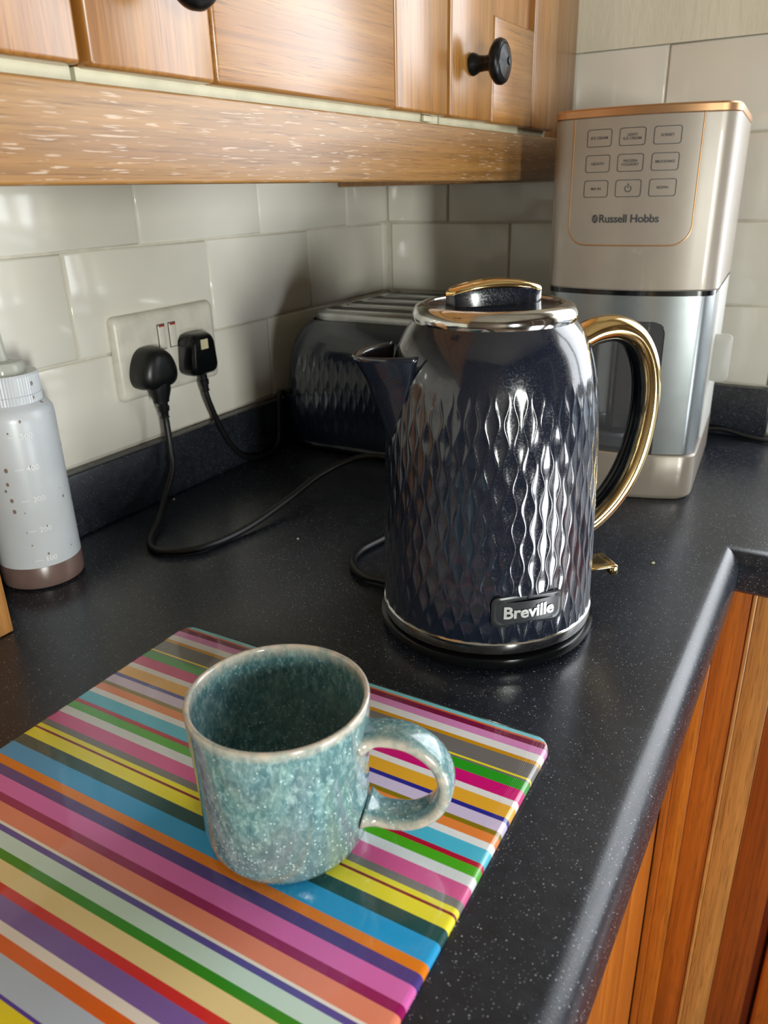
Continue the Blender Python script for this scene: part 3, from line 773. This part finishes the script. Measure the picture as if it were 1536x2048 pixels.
for r in range(3):
    for c in range(3):
        cu, cz = -.0330+.0307*c, .3535-.0220*r
        of = [(cu+a, cz+b) for a, b in rrect(.0238, .0152, .0025)]; inn = [(cu+a, cz+b) for a, b in rrect(.0226, .0140, .0020)]
        bt = strip_ring('button_outline', dense_pts := of, inn, 'print', hdm, .0003)
        if words[r][c]:
            T, TF = text_geo(words[r][c], .0033, .00002)
            obj('button_text', on_front([(v.x+cu, v.y+cz) for v in T], .0003), TF, 'print', bt)['label'] = 'printed words ' + words[r][c].replace('\n', ' ')
        else:
            n = 22; o_ = []; i_ = []
            for k in range(n+1):
                a = R(90+38+(360-76)*k/n); o_.append((cu+.0032*math.cos(a), cz-.0002+.0032*math.sin(a))); i_.append((cu+.0025*math.cos(a), cz-.0002+.0025*math.sin(a)))
            V = o_+i_; F = [(k, k+1, n+2+k, n+1+k) for k in range(n)]
            b = len(V); V += [(cu-.0004, cz+.0004), (cu+.0004, cz+.0004), (cu+.0004, cz+.0042), (cu-.0004, cz+.0042)]; F.append((b, b+1, b+2, b+3))
            obj('power_symbol', on_front(V, .0003), F, 'print', bt)
T, TF = text_geo('Russell Hobbs', .0093, .00016, 0, .97)
lx = max(v.x for v in T)-min(v.x for v in T); sc_ = .0555/lx
obj('maker_name', on_front([(v.x*sc_+.0003, v.y*sc_+.2825) for v in T], .0004), TF, 'print', hdm)['label'] = 'printed name Russell Hobbs'
# emblem: small disc with two curved pale bands
V = [(-.0316+.0028*math.cos(2*PI*k/24), .2827+.0038*math.sin(2*PI*k/24)) for k in range(24)]
em = obj('emblem', on_front(V, .0004), [tuple(range(24))], 'print', hdm)
for s in (1, -1):
    o_ = []; 
    for k in range(11):
        t = -1+2*k/10; o_.append((-.0316+t*.0019, .2827+s*.0011+.0009*math.sin(t*PI)+.0003))
    i_ = [(a, b-.0006) for a, b in o_]
    obj('emblem_band', on_front(o_+i_, .0006), [(k, k+1, 12+k, 11+k) for k in range(10)], 'mach', em)
# cable lying against the upstand
Mi = (Matrix.Translation((MX, MY, 0)) @ Matrix.Rotation(MA, 4, 'Z')).inverted()
c3 = sweep('cord', catmull([(.42, -.085, .02), (.43, -.06, .008), (.455, -.04, .006), (.49, -.030, .009), (.52, -.026, .011), (.55, -.027, .006), (.575, -.030, .0038), (.60, -.022, .0038), (.68, .02, .0038)], 10), circ(.0033, 10), 'cable', None); world_parent(c3, Mi, mc)

# ------------------------------------------------------------------ squeeze bottle and wooden block
bt = thing('squeeze_bottle', 'milky plastic squeeze bottle with a little brown sauce left at the bottom', 'bottle', (.0505, -.7185, .0003))
bprof = [(0, 0), (.030, 0), (.0335, .002), (.0342, .006), (.0342, .1480), (.0335, .1535), (.0305, .1580), (.0265, .1605), (.0255, .162)]
lathe('body', [(r, z_) for r, z_ in bprof if True], 'bottle', bt, 64, True)
lathe('sauce', [(.0303, .0001), (.0338, .0018), (.03445, .006), (.03445, .0205), (.0341, .0212)], 'sauce', bt, 64, False)
rid = []
V = []; F = []; ns = 144
cp = [(.0262, .1600), (.0272, .1605), (.0272, .1665), (.0266, .167), (.0272, .1675), (.0272, .182), (.0262, .1838)]
for i, (r, z_) in enumerate(cp):
    for k in range(ns):
        rr_ = r - (.0005 if (k % 2 and 1 <= i <= 5) else 0); a = 2*PI*k/ns; V.append((rr_*math.cos(a), rr_*math.sin(a), z_))
for i in range(len(cp)-1):
    for k in range(ns): F.append((i*ns+k, i*ns+(k+1) % ns, (i+1)*ns+(k+1) % ns, (i+1)*ns+k))
F.append(tuple((len(cp)-1)*ns+k for k in range(ns)))
cap = fix(obj('cap', V, F, 'bottle', bt)); cap['label'] = 'ribbed translucent screw cap'
lathe('cap_collar', [(.0185, .1838), (.0185, .1905), (.017, .1925), (.0075, .1935)], 'clear_cap', cap, 48, False)
nz_ = lathe('nozzle', [(.0072, .1930), (.0058, .200), (.0036, .230), (.0030, .245), (.0016, .245)], 'clear_cap', bt, 24, False)
for i, tx in enumerate(('100', '200', '300', '400', '500')):
    T, TF = text_geo(tx, .0066, .0001); a0 = R(-20)
    z_ = .028+.0273*i
    Vt = [(v.x, v.y, .0004) for v in T]
    b = len(Vt); Vt += [(-.0135, -.0003, .0004), (-.0072, -.0003, .0004), (-.0072, .0003, .0004), (-.0135, .0003, .0004)]; TF = TF+[(b, b+1, b+2, b+3)]
    obj('volume_mark', wrap(Vt, .0342, z_, a0), TF, 'grad', bt)
wbk = thing('wooden_block', 'bamboo block with upright grain at the left edge beside the squeeze bottle', 'block', (.07, -.865, .0003)); rel = (.07, -.865, .0003)
for x0, x1 in ((.028, .0568), (.0572, .0858), (.0862, .115)):
    box('block_board', x0, x1, -.935, -.7965, .0006, .205, 'bamboo', wbk, .0012, rel=rel)
for i, (x, y, r_, lb_) in enumerate(((.5262, -.4480, .0016, 'pale crumb on the worktop right of the kettle'), (.2110, -.5515, .0011, 'tiny pale crumb on the worktop left of the kettle'), (.0240, -.5290, .0012, 'tiny pale crumb at the foot of the upstand by the cord'))):
    bm = bmesh.new(); bmesh.ops.create_icosphere(bm, subdivisions=2, radius=r_)
    for v in bm.verts: v.co *= 1+.35*(random.random()-.5); v.co.z = max(v.co.z*.7, -r_*.45)
    me = bpy.data.meshes.new('crumb'); bm.to_mesh(me); bm.free(); me.materials.append(M['label'])
    o = bpy.data.objects.new('crumb', me); COL.objects.link(o); o.location = (x, y, r_*.5+.0001); tag(o, lb_, 'crumb')

# ------------------------------------------------------------------ glass board and mug
BX0, BX1, BY0, BY1, BH = .2355, .5295, -.7255, -1.120, .0055
BA = R(.6)
def board():
    # origin at the top right corner of the board so that stripes are measured from there
    o_loc = (BX1, BY0, .0002); W_, H_ = BX1-BX0, BY0-BY1
    rings = []
    for z_, ins in ((0, .0012), (.0012, 0), (BH-.0022, 0), (BH-.0008, .0007), (BH-.0002, .0018), (BH, .0030)):
        rings.append([(a-W_/2, b-H_/2, z_) for a, b in rrect(W_-2*ins, H_-2*ins, .013-ins, 8)])
    M['stripes'] = stripe_mat(BY0, BY1)
    o = loft('worktop_saver', rings, 'stripes', None, 30); o.location = o_loc; o.rotation_euler = (0, 0, BA)
    return tag(o, 'multicoloured striped glass worktop saver under the mug', 'worktop saver')
board()
GX, GY, GZ = .4308, -.8592, BH+.0003
mg = thing('mug', 'teal speckled stoneware mug with loop handle on the striped board', 'mug', (GX, GY, GZ), R(19))
MH = .0838
def mug_body():
    out = [(.0, .0015), (.030, .0015), (.032, 0), (.0365, 0), (.0395, .002), (.0418, .0065), (.0426, .012), (.0430, .03), (.0438, .055), (.0448, .078), (.0450, .0822)]
    lip = [(.0447, .0834), (.0437, MH), (.0426, .0834), (.0421, .0822)]
    inn = [(.0418, .076), (.0408, .055), (.0398, .03), (.0390, .014), (.0350, .007), (.0, .0055)]
    pr = out+lip+inn; o = lathe('body', pr, 'glaze', mg, 96, False, 60)
    at = o.data.attributes.new('edge_break', 'FLOAT', 'POINT')
    for i, v in enumerate(o.data.vertices):
        z_ = v.co.z; at.data[i].value = 1.0*sstep(.0800, .0832, z_)
    return o
# finer rings near the rim
mug_body()
def mug_handle():
    P = [(.0425, .0640), (.052, .0672), (.066, .0655), (.0780, .0565), (.0828, .0425), (.0790, .0285), (.0680, .0190), (.054, .0172), (.0420, .0195)]
    path = [Vector((p.x, 0, p.y)) for p in catmull([(a, b, 0) for a, b in P], 8)]
    L = len(path); sec = []
    n = 20
    for k in range(n):
        a = 2*PI*k/n; ca, sa = math.cos(a), math.sin(a)
        sec.append((math.copysign(abs(ca)**.75, ca)*.0092, math.copysign(abs(sa)**.8, sa)*.0041))
    V = []; F = []; eb = []
    for i, p in enumerate(path):
        t = (path[min(i+1, L-1)]-path[max(0, i-1)]).normalized(); nrm = Vector((0, 1, 0)).cross(t)
        e = min(i, L-1-i)/(L-1); fl = 1+.45*max(0, 1-e/.1)**2
        for a, b in sec:
            V.append(p+Vector((0, a*fl, 0))+nrm*b*fl); eb.append(.85*sstep(.0070, .0088, abs(a)))
    for i in range(L-1):
        for k in range(n): F.append((i*n+k, i*n+(k+1) % n, (i+1)*n+(k+1) % n, (i+1)*n+k))
    F.append(tuple(range(n))); F.append(tuple((L-1)*n+k for k in range(n)))
    o = fix(obj('handle', V, F, 'glaze', mg, True))
    at = o.data.attributes.new('edge_break', 'FLOAT', 'POINT')
    for i, q in enumerate(eb): at.data[i].value = q
mug_handle()
